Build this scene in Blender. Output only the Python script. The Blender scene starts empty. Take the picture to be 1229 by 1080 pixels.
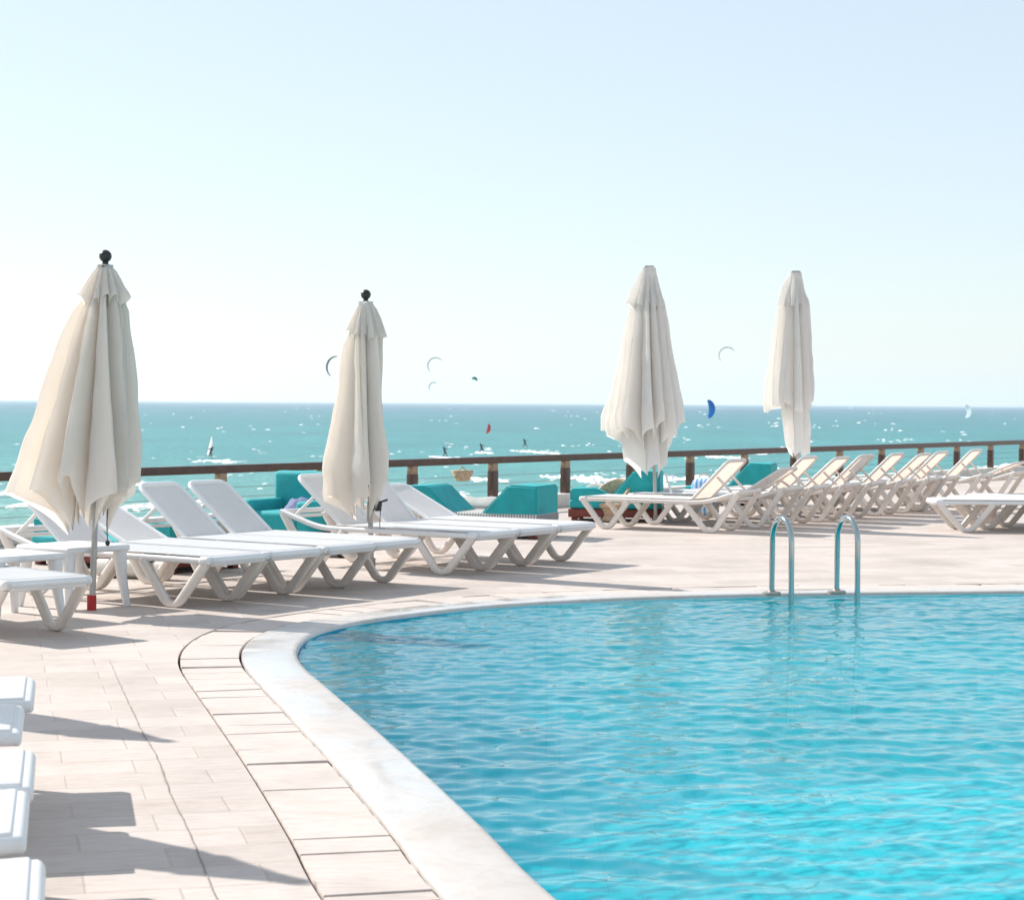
import bpy, bmesh, math, random
from mathutils import Vector, Matrix, noise, Euler
rnd = random.Random(7)
R = math.radians
C = bpy.context.scene.collection
scene = bpy.context.scene

# ------------------------------------------------------------------ camera
CAM_H, FPX = 1.6, 2400.0
PITCH, ROLL = math.atan(57/FPX), R(0.373)
cam_rot = Matrix.Rotation(R(90)-PITCH, 3, 'X') @ Matrix.Rotation(ROLL, 3, 'Z')
cd = bpy.data.cameras.new('camera'); cam = bpy.data.objects.new('camera', cd); C.objects.link(cam)
cam.location = (0, 0, CAM_H); cam.rotation_euler = cam_rot.to_euler()
cd.sensor_width = 36; cd.lens = FPX/1229*36; cd.clip_start = .1; cd.clip_end = 60000
cd.dof.use_dof = True; cd.dof.focus_distance = 14; cd.dof.aperture_fstop = 7
scene.camera = cam

def ray(px, py):
    return cam_rot @ Vector(((px-614.5)/FPX, -(py-540)/FPX, -1))
def P(px, py, z=0.0):                       # photograph pixel -> world point at height z
    d = ray(px, py); t = (z-CAM_H)/d.z
    return Vector((0, 0, CAM_H)) + d*t
def PD(px, py, Y):                          # photograph pixel -> world point at distance Y
    d = ray(px, py)
    return Vector((0, 0, CAM_H)) + d*(Y/d.y)

# ------------------------------------------------------------------ materials
def new_mat(name):
    m = bpy.data.materials.new(name); m.use_nodes = True
    return m, m.node_tree.nodes, m.node_tree.links, m.node_tree.nodes['Principled BSDF']
def N(ns, t, **kw):
    n = ns.new(t)
    for k, v in kw.items():
        if k.startswith('i_'): n.inputs[k[2:].replace('_', ' ')].default_value = v
        else: setattr(n, k, v)
    return n
def ramp(ns, stops, interp='LINEAR'):
    n = ns.new('ShaderNodeValToRGB'); cr = n.color_ramp; cr.interpolation = interp
    while len(cr.elements) < len(stops): cr.elements.new(.5)
    for e, (p, c) in zip(cr.elements, stops):
        e.position = p; e.color = c if len(c) == 4 else (*c, 1)
    return n
def basic(name, col, rough=.5, var=.08, scale=6, metal=0, bump=.0, bscale=80, spec=.5, coat=0):
    m, ns, ln, b = new_mat(name)
    tc = N(ns, 'ShaderNodeTexCoord')
    nz = N(ns, 'ShaderNodeTexNoise', i_Scale=scale, i_Detail=5.0, i_Roughness=.6)
    ln.new(tc.outputs['Object'], nz.inputs['Vector'])
    lo = [max(0, c*(1-var)) for c in col]; hi = [min(1, c*(1+var)) for c in col]
    rp = ramp(ns, [(.3, lo), (.7, hi)])
    ln.new(nz.outputs['Fac'], rp.inputs[0]); ln.new(rp.outputs[0], b.inputs['Base Color'])
    b.inputs['Roughness'].default_value = rough; b.inputs['Metallic'].default_value = metal
    b.inputs['Specular IOR Level'].default_value = spec
    if bump:
        n2 = N(ns, 'ShaderNodeTexNoise', i_Scale=bscale, i_Detail=3.0)
        ln.new(tc.outputs['Object'], n2.inputs['Vector'])
        bp = N(ns, 'ShaderNodeBump', i_Strength=bump, i_Distance=.01)
        ln.new(n2.outputs['Fac'], bp.inputs['Height']); ln.new(bp.outputs[0], b.inputs['Normal'])
    return m
def cloth(name, col, trans, amount=.35, weave=900, var=.06, vscale=3):
    m, ns, ln, b = new_mat(name)
    out = ns['Material Output']; ns.remove(b)
    tc = N(ns, 'ShaderNodeTexCoord')
    nz = N(ns, 'ShaderNodeTexNoise', i_Scale=vscale, i_Detail=6.0, i_Roughness=.65)
    ln.new(tc.outputs['Object'], nz.inputs['Vector'])
    rp = ramp(ns, [(.3, [c*(1-var) for c in col]), (.65, col)])
    ln.new(nz.outputs['Fac'], rp.inputs[0])
    wv = N(ns, 'ShaderNodeTexNoise', i_Scale=weave, i_Detail=1.0); ln.new(tc.outputs['Object'], wv.inputs['Vector'])
    wr = N(ns, 'ShaderNodeTexNoise', i_Scale=14.0, i_Detail=4.0); ln.new(tc.outputs['Object'], wr.inputs['Vector'])
    ad = N(ns, 'ShaderNodeMath', operation='MULTIPLY_ADD'); ad.inputs[1].default_value = .2
    wm = N(ns, 'ShaderNodeMapping'); wm.inputs['Scale'].default_value = (1, 1, .22); wr.inputs['Distortion'].default_value = .6
    ln.new(tc.outputs['Object'], wm.inputs['Vector']); ln.new(wm.outputs[0], wr.inputs['Vector'])
    ln.new(wv.outputs['Fac'], ad.inputs[0]); ln.new(wr.outputs['Fac'], ad.inputs[2])
    bp = N(ns, 'ShaderNodeBump', i_Strength=.45, i_Distance=.02); ln.new(ad.outputs[0], bp.inputs['Height'])
    d = N(ns, 'ShaderNodeBsdfDiffuse', i_Roughness=.6); t = N(ns, 'ShaderNodeBsdfTranslucent')
    ln.new(rp.outputs[0], d.inputs['Color']); t.inputs['Color'].default_value = (*trans, 1)
    ln.new(bp.outputs[0], d.inputs['Normal']); ln.new(bp.outputs[0], t.inputs['Normal'])
    mx = N(ns, 'ShaderNodeMixShader'); mx.inputs[0].default_value = amount
    ln.new(d.outputs[0], mx.inputs[1]); ln.new(t.outputs[0], mx.inputs[2]); ln.new(mx.outputs[0], out.inputs[0])
    return m

M = {}
M['plastic'] = basic('white_resin', (.76, .76, .76), .38, .04, 9, bump=.05, bscale=60)
M['plastic_bounce'] = basic('bounce_tinted_resin', (.74, .685, .635), .45, .06, 9, bump=.05, bscale=60)  # warm bounce light from the paving put into the resin colour
M['sling'] = cloth('shaded_sling_mesh', (.76, .76, .77), (.75, .68, .62), .16, 1200)  # greyer, less translucent copy: shade on the left backrests put into the colour
M['glow_sling'] = cloth('sunlit_sling_mesh', (.80, .79, .78), (.92, .72, .60), .37, 1200)  # peach copy with the right row's sunlit glow put into its tint
M['seat_sling'] = cloth('white_seat_mesh', (.84, .84, .84), (.8, .75, .7), .08, 1200)
M['canvas'] = cloth('cream_canvas', (.93, .92, .90), (.98, .90, .80), .48, 900, .07)
M['canvas_white'] = cloth('white_canvas', (.93, .925, .92), (.98, .93, .87), .48, 900, .07)
M['pole'] = basic('grey_metal_pole', (.42, .41, .39), .4, .1, 20, metal=.6)
M['black'] = basic('black_plastic', (.015, .017, .018), .35, .2, 20)
M['red'] = basic('red_paint', (.45, .015, .015), .45, .1, 20)
M['chrome'] = basic('polished_steel', (.40, .47, .47), .13, .03, 20, metal=1)
M['dull_steel'] = basic('dull_steel', (.34, .31, .28), .4, .12, 30, metal=.5)
M['teal'] = basic('teal_canvas', (.008, .33, .35), .75, .15, 4, bump=.2, bscale=30)
M['brown'] = basic('brown_stained_wood', (.075, .034, .022), .36, .3, 12, bump=.2, bscale=50)
M['sunlit_wood'] = basic('sunlit_brown_wood', (.36, .24, .16), .7, .25, 14, bump=.2, bscale=50)  # sunlight on the post tops painted as a paler wood
M['redwood'] = basic('red_brown_wood', (.16, .03, .02), .6, .3, 8)
M['steel_wire'] = basic('steel_wire', (.25, .28, .27), .4, .1, 9, metal=.6)
M['white_stone'] = basic('white_stone', (.66, .63, .58), .8, .12, 5, bump=.3, bscale=30)
M['towel'] = cloth('lavender_towel', (.42, .45, .66), (.4, .4, .6), .2, 300)
M['white_towel'] = cloth('white_towel', (.78, .76, .72), (.7, .65, .6), .2, 300)
M['wicker'] = basic('straw_wicker', (.50, .36, .24), .8, .3, 30, bump=.6, bscale=60)
M['foam'] = basic('sea_foam', (.9, .92, .92), .9, .03, 2)
M['kite_dark'] = cloth('dark_kite_cloth', (.20, .25, .28), (.20, .25, .28), .5, 3, .05, .5)
M['kite_grey'] = cloth('grey_kite_cloth', (.50, .56, .60), (.50, .56, .60), .5, 3, .05, .5)
M['kite_blue'] = cloth('blue_kite_cloth', (.0, .30, .72), (.0, .30, .72), .5, 3, .05, .5)
M['kite_red'] = cloth('red_kite_cloth', (.75, .08, .05), (.75, .08, .05), .5, 3, .05, .5)
M['kite_teal'] = cloth('teal_kite_cloth', (.01, .40, .40), (.01, .40, .40), .5, 3, .05, .5)
M['kite_white'] = cloth('white_kite_cloth', (.95, .96, .96), (.97, .97, .97), .7, 3, .05, .5)
M['wetsuit'] = basic('dark_wetsuit', (.02, .03, .04), .5, .2, 2)

def stripes(name, ca, cb, scale):
    m, ns, ln, b = new_mat(name)
    tc = N(ns, 'ShaderNodeTexCoord')
    w = N(ns, 'ShaderNodeTexWave', i_Scale=scale, i_Distortion=1.2, i_Detail=3.0); w.inputs['Detail Scale'].default_value = 3
    ln.new(tc.outputs['Object'], w.inputs['Vector'])
    rp = ramp(ns, [(.45, ca), (.6, cb)]); ln.new(w.outputs['Fac'], rp.inputs[0]); ln.new(rp.outputs[0], b.inputs['Base Color'])
    b.inputs['Roughness'].default_value = .9
    return m
M['striped'] = stripes('striped_mattress_cloth', (.60, .58, .54), (.24, .24, .24), 9)
M['blue_print'] = stripes('blue_print_towel', (.62, .72, .84), (.16, .36, .68), 5)

def deck_material(name, rotz, bw, bh, mortar, base, joints=True):
    m, ns, ln, b = new_mat(name)
    tc = N(ns, 'ShaderNodeTexCoord'); mp = N(ns, 'ShaderNodeMapping'); mp.inputs['Rotation'].default_value = (0, 0, rotz)
    ln.new(tc.outputs['Object'], mp.inputs['Vector'])
    wob = N(ns, 'ShaderNodeTexNoise', i_Scale=1.2, i_Detail=2.0); ln.new(mp.outputs[0], wob.inputs['Vector'])
    wadd = N(ns, 'ShaderNodeMixRGB', blend_type='ADD'); wadd.inputs[0].default_value = .02
    ln.new(mp.outputs[0], wadd.inputs[1]); ln.new(wob.outputs['Color'], wadd.inputs[2])
    n1 = N(ns, 'ShaderNodeTexNoise', i_Scale=.9, i_Detail=8.0, i_Roughness=.65); ln.new(mp.outputs[0], n1.inputs['Vector'])
    n2 = N(ns, 'ShaderNodeTexNoise', i_Scale=22.0, i_Detail=6.0, i_Roughness=.7)
    ms = N(ns, 'ShaderNodeMapping'); ms.inputs['Scale'].default_value = (.35, 1.6, 1)
    ln.new(mp.outputs[0], ms.inputs['Vector']); ln.new(ms.outputs[0], n2.inputs['Vector'])
    lo = [c*.80 for c in base]; hi = [min(1, c*1.07) for c in base]
    r1 = ramp(ns, [(.28, lo), (.5, base), (.75, hi)]); ln.new(n1.outputs['Fac'], r1.inputs[0])
    r2 = ramp(ns, [(.3, (.84, .82, .80)), (.6, (1, 1, 1))]); ln.new(n2.outputs['Fac'], r2.inputs[0])
    mul = N(ns, 'ShaderNodeMixRGB', blend_type='MULTIPLY'); mul.inputs[0].default_value = 1
    ln.new(r1.outputs[0], mul.inputs[1]); ln.new(r2.outputs[0], mul.inputs[2])
    # a few rusty brown stains
    n3 = N(ns, 'ShaderNodeTexNoise', i_Scale=1.7, i_Detail=7.0, i_Roughness=.75); ln.new(ms.outputs[0], n3.inputs['Vector'])
    r3 = ramp(ns, [(.57, (0, 0, 0)), (.74, (.6, .6, .6))]); ln.new(n3.outputs['Fac'], r3.inputs[0])
    st = N(ns, 'ShaderNodeMixRGB'); ln.new(r3.outputs[0], st.inputs[0]); ln.new(mul.outputs[0], st.inputs[1])
    st.inputs[2].default_value = (base[0]*.72, base[1]*.62, base[2]*.52, 1)
    last = st
    if joints:
        br = N(ns, 'ShaderNodeTexBrick', offset=.5, squash=1)
        br.inputs['Color1'].default_value = (.86, .845, .83, 1); br.inputs['Color2'].default_value = (1.0, 1.0, 1.0, 1)
        br.inputs['Mortar'].default_value = (.84, .80, .77, 1)
        br.inputs['Scale'].default_value = 1; br.inputs['Mortar Size'].default_value = mortar; br.inputs['Mortar Smooth'].default_value = .3
        br.inputs['Brick Width'].default_value = bw; br.inputs['Row Height'].default_value = bh
        ln.new(wadd.outputs[0], br.inputs['Vector'])
        m2 = N(ns, 'ShaderNodeMixRGB', blend_type='MULTIPLY'); m2.inputs[0].default_value = 1
        ln.new(st.outputs[0], m2.inputs[1]); ln.new(br.outputs['Color'], m2.inputs[2]); last = m2
        bp = N(ns, 'ShaderNodeBump', i_Strength=.5, i_Distance=.004, invert=True); ln.new(br.outputs['Fac'], bp.inputs['Height'])
        bq = N(ns, 'ShaderNodeBump', i_Strength=.25, i_Distance=.006); ln.new(n2.outputs['Fac'], bq.inputs['Height']); ln.new(bp.outputs[0], bq.inputs['Normal'])
        ln.new(bq.outputs[0], b.inputs['Normal'])
    else:
        bq = N(ns, 'ShaderNodeBump', i_Strength=.2, i_Distance=.006); ln.new(n2.outputs['Fac'], bq.inputs['Height']); ln.new(bq.outputs[0], b.inputs['Normal'])
    ln.new(last.outputs[0], b.inputs['Base Color'])
    b.inputs['Roughness'].default_value = .62; b.inputs['Specular IOR Level'].default_value = .3
    return m
TILE_ROT = R(-14.5)
DECK_COL = (.59, .525, .485)
M['deck'] = deck_material('limestone_paving', TILE_ROT, .60, .30, .006, DECK_COL)
M['paver'] = deck_material('limestone_slab', 0, 1, 1, .01, (.59, .52, .48), joints=False)
M['groove'] = basic('dark_gap', (.05, .04, .035), .9)

def coping_material():
    m, ns, ln, b = new_mat('marble_coping')
    tc = N(ns, 'ShaderNodeTexCoord')
    n1 = N(ns, 'ShaderNodeTexNoise', i_Scale=.8, i_Detail=6.0, i_Roughness=.6, i_Distortion=1.0); ln.new(tc.outputs['Object'], n1.inputs['Vector'])
    r1 = ramp(ns, [(.30, (.50, .45, .41)), (.46, (.56, .53, .505)), (.60, (.59, .575, .565))]); ln.new(n1.outputs['Fac'], r1.inputs[0])
    n2 = N(ns, 'ShaderNodeTexNoise', i_Scale=6.0, i_Detail=7.0, i_Roughness=.7, i_Distortion=1.5); ln.new(tc.outputs['Object'], n2.inputs['Vector'])
    r2 = ramp(ns, [(.3, (.86, .85, .84)), (.55, (1, 1, 1))]); ln.new(n2.outputs['Fac'], r2.inputs[0])
    mul = N(ns, 'ShaderNodeMixRGB', blend_type='MULTIPLY'); mul.inputs[0].default_value = 1
    ln.new(r1.outputs[0], mul.inputs[1]); ln.new(r2.outputs[0], mul.inputs[2]); ln.new(mul.outputs[0], b.inputs['Base Color'])
    rr = ramp(ns, [(.42, (.45, .45, .45)), (.56, (.12, .12, .12))]); ln.new(n1.outputs['Fac'], rr.inputs[0]); ln.new(rr.outputs[0], b.inputs['Roughness'])
    return m
M['coping'] = coping_material()

# ------------------------------------------------------------------ mesh helpers
def obj(name, bm, m, parent=None, smooth=40, solid=0, sub=0):
    me = bpy.data.meshes.new(name); bm.to_mesh(me); bm.free()
    for p in me.polygons: p.use_smooth = smooth > 0
    if smooth: me.set_sharp_from_angle(angle=R(smooth))
    if m: me.materials.append(M[m] if isinstance(m, str) else m)
    o = bpy.data.objects.new(name, me); C.objects.link(o); o.parent = parent
    if solid:
        s = o.modifiers.new('thickness', 'SOLIDIFY'); s.thickness = solid; s.offset = 0
    if sub:
        s = o.modifiers.new('smooth', 'SUBSURF'); s.levels = sub; s.render_levels = sub
    return o
def tag(o, label, cat, group=None):
    o['label'] = label; o['category'] = cat
    if group: o['group'] = group
    return o
def thing(name, label, cat, loc=(0, 0, 0), rz=0, group=None):
    o = bpy.data.objects.new(name, None); C.objects.link(o); o.location = loc; o.rotation_euler = (0, 0, rz)
    o.empty_display_size = .1
    return tag(o, label, cat, group)
def struct(o, kind='structure'):
    o['kind'] = kind; return o
def dup(root, loc, rz, label, group=None):
    r = root.copy(); C.objects.link(r); r.location = loc; r.rotation_euler = (0, 0, rz); r['label'] = label
    if group: r['group'] = group
    for ch in list(root.children):
        c = ch.copy(); C.objects.link(c); c.parent = r
        for g in list(ch.children):
            d = g.copy(); C.objects.link(d); d.parent = c
    return r
def box(bm, c, s, mat=None, bev=0, seg=2):
    v = bmesh.ops.create_cube(bm, size=1)['verts']
    for q in v: q.co = Vector((q.co.x*s[0], q.co.y*s[1], q.co.z*s[2]))
    if bev:
        ed = list({e for q in v for e in q.link_edges})
        r = bmesh.ops.bevel(bm, geom=ed, offset=bev, segments=seg, affect='EDGES', profile=.5)
        v = list({q for f in r['faces'] for q in f.verts} | {q for q in v if q.is_valid})
    T = Matrix.Translation(Vector(c)) @ (mat.to_4x4() if mat is not None else Matrix.Identity(4))
    for q in v: q.co = T @ q.co
    return v
def prism(bm, prof, y0, y1, bev=0):
    """closed profile in x,z extruded along y"""
    a = [bm.verts.new((x, y0, z)) for x, z in prof]; b = [bm.verts.new((x, y1, z)) for x, z in prof]
    n = len(prof); fs = [bm.faces.new(a[::-1]), bm.faces.new(b)]
    for i in range(n): fs.append(bm.faces.new((a[i], a[(i+1) % n], b[(i+1) % n], b[i])))
    bmesh.ops.recalc_face_normals(bm, faces=fs)
    if bev:
        bmesh.ops.bevel(bm, geom=list({e for f in fs for e in f.edges}), offset=bev, segments=3, affect='EDGES')
def rrect(w, h, r, k=3):
    pts = []
    for cx, cy, a0 in ((w/2-r, h/2-r, 0), (-w/2+r, h/2-r, 90), (-w/2+r, -h/2+r, 180), (w/2-r, -h/2+r, 270)):
        for i in range(k): 
            a = R(a0+90*i/(k-1)); pts.append((cx+r*math.cos(a), cy+r*math.sin(a)))
    return pts
def circ(r, n=12):
    return [(r*math.cos(2*math.pi*i/n), r*math.sin(2*math.pi*i/n)) for i in range(n)]
def fillet(pts, r, k=5):
    """round the corners of a polyline"""
    out = [Vector(pts[0])]
    for i in range(1, len(pts)-1):
        a, b, c = Vector(pts[i-1]), Vector(pts[i]), Vector(pts[i+1])
        d1, d2 = (a-b), (c-b); rr = min(r, d1.length*.45, d2.length*.45)
        p, q = b+d1.normalized()*rr, b+d2.normalized()*rr
        for j in range(k+1):
            t = j/k; out.append(p*(1-t)**2+b*2*t*(1-t)+q*t*t)
    out.append(Vector(pts[-1])); return out
def sweep(bm, pts, sec, side=None, cap=True, scale=None):
    """sweep a cross-section (u along 'side', v along the third axis) down a polyline"""
    pts = [Vector(p) for p in pts]; rings = []
    for i, p in enumerate(pts):
        t = (pts[min(i+1, len(pts)-1)]-pts[max(i-1, 0)]).normalized()
        if side is None:
            s = t.cross(Vector((0, 0, 1)))
            if s.length < 1e-3: s = Vector((1, 0, 0))
            s.normalize()
        else:
            s = Vector(side); s = (s-t*s.dot(t)).normalized()
        u = s.cross(t).normalized(); k = scale[i] if scale else 1
        rings.append([bm.verts.new(p+s*(a*k)+u*(b*k)) for a, b in sec])
    n = len(sec); fs = []
    for a, b in zip(rings, rings[1:]):
        for i in range(n): fs.append(bm.faces.new((a[i], a[(i+1) % n], b[(i+1) % n], b[i])))
    if cap: fs += [bm.faces.new(rings[0][::-1]), bm.faces.new(rings[-1])]
    bmesh.ops.recalc_face_normals(bm, faces=fs)
def tube(bm, pts, r, n=10, **k): sweep(bm, pts, circ(r, n), **k)
def lathe(bm, prof, n=20, loc=(0, 0, 0)):
    rings = [[bm.verts.new((loc[0]+r*math.cos(2*math.pi*i/n), loc[1]+r*math.sin(2*math.pi*i/n), loc[2]+z)) for i in range(n)] for r, z in prof]
    fs = []
    for a, b in zip(rings, rings[1:]):
        for i in range(n): fs.append(bm.faces.new((a[i], a[(i+1) % n], b[(i+1) % n], b[i])))
    fs += [bm.faces.new(rings[0][::-1]), bm.faces.new(rings[-1])]
    bmesh.ops.recalc_face_normals(bm, faces=fs)
def grid_sheet(bm, fn, nu, nv):
    vs = [[bm.verts.new(fn(i/nu, j/nv)) for j in range(nv+1)] for i in range(nu+1)]
    for i in range(nu):
        for j in range(nv): bm.faces.new((vs[i][j], vs[i+1][j], vs[i+1][j+1], vs[i][j+1]))
    return vs
def nz(v, s=1.0, o=0.0):
    return noise.noise(Vector((v[0]*s+o, v[1]*s-o*.7, v[2]*s+o*1.3)))

# ------------------------------------------------------------------ sun and sky
SUN_EL = R(36.8); SH = Vector((.838, -.546))          # direction shadows fall on the ground
sd = bpy.data.lights.new('sun', 'SUN'); sd.energy = 4.0; sd.angle = R(.5); sd.color = (1, .95, .88)
so = bpy.data.objects.new('sun', sd); C.objects.link(so)
so.rotation_euler = Vector((SH.x*math.cos(SUN_EL), SH.y*math.cos(SUN_EL), -math.sin(SUN_EL))).to_track_quat('-Z', 'Y').to_euler()
so.location = (-8, 6, 12)
w = bpy.data.worlds.new('World'); scene.world = w; w.use_nodes = True
wn, wl = w.node_tree.nodes, w.node_tree.links
sk = wn.new('ShaderNodeTexSky'); sk.sky_type = 'NISHITA'; sk.sun_disc = False
sk.sun_elevation = SUN_EL; sk.sun_rotation = math.atan2(-SH.x, -SH.y)
sk.air_density = 1.0; sk.dust_density = .5; sk.ozone_density = 2.0
veil = wn.new('ShaderNodeMixRGB'); veil.inputs[0].default_value = .66; veil.inputs[2].default_value = (3.5, 3.8, 3.97, 1)   # thin bright sea haze over the whole sky
wl.new(sk.outputs[0], veil.inputs[1]); wl.new(veil.outputs[0], wn['Background'].inputs[0]); wn['Background'].inputs[1].default_value = .121
scene.view_settings.view_transform = 'Standard'; scene.view_settings.look = 'None'
scene.view_settings.exposure = .79; scene.view_settings.gamma = 1

# ------------------------------------------------------------------ pool outline
def catmull(pts, step, closed=True):
    n = len(pts); out = []
    for i in range(n if closed else n-1):
        p0, p1, p2, p3 = (pts[(i+k-1) % n] if closed else pts[min(max(i+k-1, 0), n-1)] for k in range(4))
        k = max(2, int((p2-p1).length/step))
        for j in range(k):
            t = j/k
            out.append(.5*((2*p1)+(p2-p0)*t+(2*p0-5*p1+4*p2-p3)*t*t+(3*p1-p0-3*p2+p3)*t**3))
    return out
WZ = -.03
wpx = [(662, 1082), (598, 1018), (540, 962), (486, 912), (434, 866), (388, 826), (364, 804), (357, 789), (362, 777), (380, 764),
       (425, 752.5), (500, 741.5), (600, 731), (750, 722.5), (920, 717.5), (1080, 715.5), (1229, 714)]
wpts = [P(x, y, WZ).xy for x, y in wpx]
wpts += [Vector(p) for p in ((7.0, 17.7), (9.5, 18.0), (11.5, 17.2), (13, 15), (13.5, 10), (13, 4), (11, .5), (7, -.8), (3.4, -.6), (1.9, 1.0), (1.05, 3.2))]
wcurve = catmull(wpts, .12)
# even resample + light smoothing
def resample(c, step):
    L = [0]
    for a, b in zip(c, c[1:]+c[:1]): L.append(L[-1]+(b-a).length)
    n = int(L[-1]/step); out = []; j = 0
    for i in range(n):
        s = L[-1]*i/n
        while L[j+1] < s: j += 1
        a, b = c[j], c[(j+1) % len(c)]; t = (s-L[j])/max(1e-6, L[j+1]-L[j]); out.append(a.lerp(b, t))
    return out
wcurve = resample(wcurve, .12)
for _ in range(4):
    wcurve = [(wcurve[i-1]+wcurve[i]*2+wcurve[(i+1) % len(wcurve)])/4 for i in range(len(wcurve))]
area = sum(a.x*b.y-b.x*a.y for a, b in zip(wcurve, wcurve[1:]+wcurve[:1]))
if area < 0: wcurve.reverse()
NW = len(wcurve)
def normals(c):
    out = []
    for i in range(len(c)):
        t = (c[(i+1) % len(c)]-c[i-1]).normalized(); out.append(Vector((t.y, -t.x)))
    return out
wnorm = normals(wcurve)
for _ in range(12): wnorm = [(wnorm[i-1]+wnorm[i]*2+wnorm[(i+1) % NW]).normalized() for i in range(NW)]
def off(d): return [p+n*d for p, n in zip(wcurve, wnorm)]
def ring_strip(bm, rings):
    """rings: list of lists of Vector3, closed"""
    vs = [[bm.verts.new(p) for p in r] for r in rings]; n = len(vs[0])
    for a, b in zip(vs, vs[1:]):
        for i in range(n): bm.faces.new((a[i], a[(i+1) % n], b[(i+1) % n], b[i]))
CW, BW, GAP = .355, .36, .016
lift = lambda c, z: [Vector((p.x, p.y, z)) for p in c]
# coping: rounded marble lip
bm = bmesh.new()
ring_strip(bm, [lift(off(.0), -.25), lift(off(.0), -.02), lift(off(.006), -.004), lift(off(.018), .006), lift(off(.04), .010), lift(off(CW-.02), .010), lift(off(CW-.006), .006), lift(off(CW), -.004), lift(off(CW), -.05)])
struct(obj('pool_coping', bm, 'coping', smooth=60))
# groove under the paver band
bm = bmesh.new(); ring_strip(bm, [lift(off(CW-.01), -.045), lift(off(CW+BW+2*GAP+.01), -.045)])
struct(obj('drain_channel', bm, 'groove'))
# paver band: separate slabs with gaps
bm = bmesh.new(); o0, o1 = off(CW+GAP), off(CW+GAP+BW); i = 0
while i < NW-1:
    k = rnd.choice((2, 2, 3, 3)); j = min(i+k, NW-1); g = rnd.choice((.004, .006, .01, .024)); z = rnd.uniform(-.005, .004)
    top, bot = [], []
    a, b = [], []
    for q in range(i, j+1):
        p0, p1 = o0[q].copy(), o1[q].copy()
        if q == i: p0 += (o0[q+1]-o0[q]).normalized()*g*.5; p1 += (o1[q+1]-o1[q]).normalized()*g*rnd.uniform(.3, 1.6)
        if q == j: p0 -= (o0[q]-o0[q-1]).normalized()*g*.5; p1 -= (o1[q]-o1[q-1]).normalized()*g*.5
        a.append(p0); b.append(p1)
    loop = a+b[::-1]; tl = rnd.uniform(-.002, .002)
    cx = sum(loop, Vector((0, 0)))/len(loop)
    tv = [bm.verts.new((p.x, p.y, z+tl*((n_ % 3)-1))) for n_, p in enumerate([cx+(p-cx)*.99 for p in loop])]
    mv = [bm.verts.new((p.x, p.y, z-.005)) for p in loop]; bv = [bm.verts.new((p.x, p.y, -.044)) for p in loop]; n = len(loop)
    fs = [bm.faces.new(tv)]
    for u in range(n):
        fs.append(bm.faces.new((tv[u], mv[u], mv[(u+1) % n], tv[(u+1) % n]))); fs.append(bm.faces.new((mv[u], bv[u], bv[(u+1) % n], mv[(u+1) % n])))
    bmesh.ops.recalc_face_normals(bm, faces=fs)
    i = j
struct(obj('paver_band', bm, 'paver', smooth=20))

# ------------------------------------------------------------------ deck, terrace edge
RD = Vector((.566, .824))                                        # direction of the lounger rows and of the railing
# railing line: from the pixel heights of the rail
RAIL_TOP = .80
ra = P(0, 566.5, RAIL_TOP).xy; rb = P(1229, 528, RAIL_TOP).xy
rdir = (rb-ra).normalized(); rnorm = Vector((-rdir.y, rdir.x))    # towards the sea
ra_far, rb_far = ra-rdir*14, rb+rdir*26
edge = .16
e0, e1 = ra_far+rnorm*edge, rb_far+rnorm*edge
hole = off(CW+BW+2*GAP)
bm = bmesh.new()
outer = [Vector((-22, -12)), Vector((45, -12)), Vector((60, 40)), e1, e0]
vo = [bm.verts.new((p.x, p.y, 0)) for p in outer]; vh = [bm.verts.new((p.x, p.y, 0)) for p in hole]
es = [bm.edges.new((vo[k], vo[(k+1) % len(vo)])) for k in range(len(vo))]+[bm.edges.new((vh[k], vh[(k+1) % len(vh)])) for k in range(len(vh))]
bmesh.ops.triangle_fill(bm, use_beauty=True, edges=es)
for f in bm.faces:
    if f.normal.z < 0: f.normal_flip()
struct(obj('terrace_paving', bm, 'deck', smooth=0))
bm = bmesh.new(); hv = [[bm.verts.new((p.x, p.y, z)) for p in hole] for z in (0, -.06)]
for k in range(len(hole)): bm.faces.new((hv[0][k], hv[0][(k+1) % len(hole)], hv[1][(k+1) % len(hole)], hv[1][k]))
struct(obj('paving_edge', bm, 'paver'))
# expansion joint: the long open seam in the near paving
bm = bmesh.new()
jp = [P(x, y, .004) for x, y in ((131, 792), (148, 830), (172, 880), (187, 905), (206, 955), (228, 1000), (246, 1045), (262, 1085))]
jl = catmull([p.xy for p in jp], .1, closed=False)
vs = []
for q, p in enumerate(jl):
    wd = (.0025+.004*max(0, nz((p.x, p.y, 0), 6)))*min(1, .25+q/30); d = nz((p.x, p.y, 3), 9)*.006
    vs.append((bm.verts.new((p.x-wd+d, p.y, .004)), bm.verts.new((p.x+wd+d, p.y, .004))))
for a, b in zip(vs, vs[1:]): bm.faces.new((a[0], a[1], b[1], b[0]))
M['joint'] = basic('sandy_joint', (.30, .25, .22), .9, .3, 20)
struct(obj('paving_joint', bm, 'joint', smooth=0))
# kerb and the wall that drops from the terrace
L = (e1-e0).length; ang = math.atan2(rdir.y, rdir.x); mid = (ra_far+rb_far)/2
bm = bmesh.new(); box(bm, (mid.x, mid.y, .10), (L, .30, .20), Matrix.Rotation(ang, 3, 'Z'), .02)
struct(obj('kerb', bm, 'white_stone'))
bm = bmesh.new(); box(bm, (mid.x+rnorm.x*.05, mid.y+rnorm.y*.05, -4.0), (L, .3, 7.9), Matrix.Rotation(ang, 3, 'Z'))
tag(obj('retaining_wall', bm, 'white_stone'), 'pale stone retaining wall under the edge of the terrace', 'wall')

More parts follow.
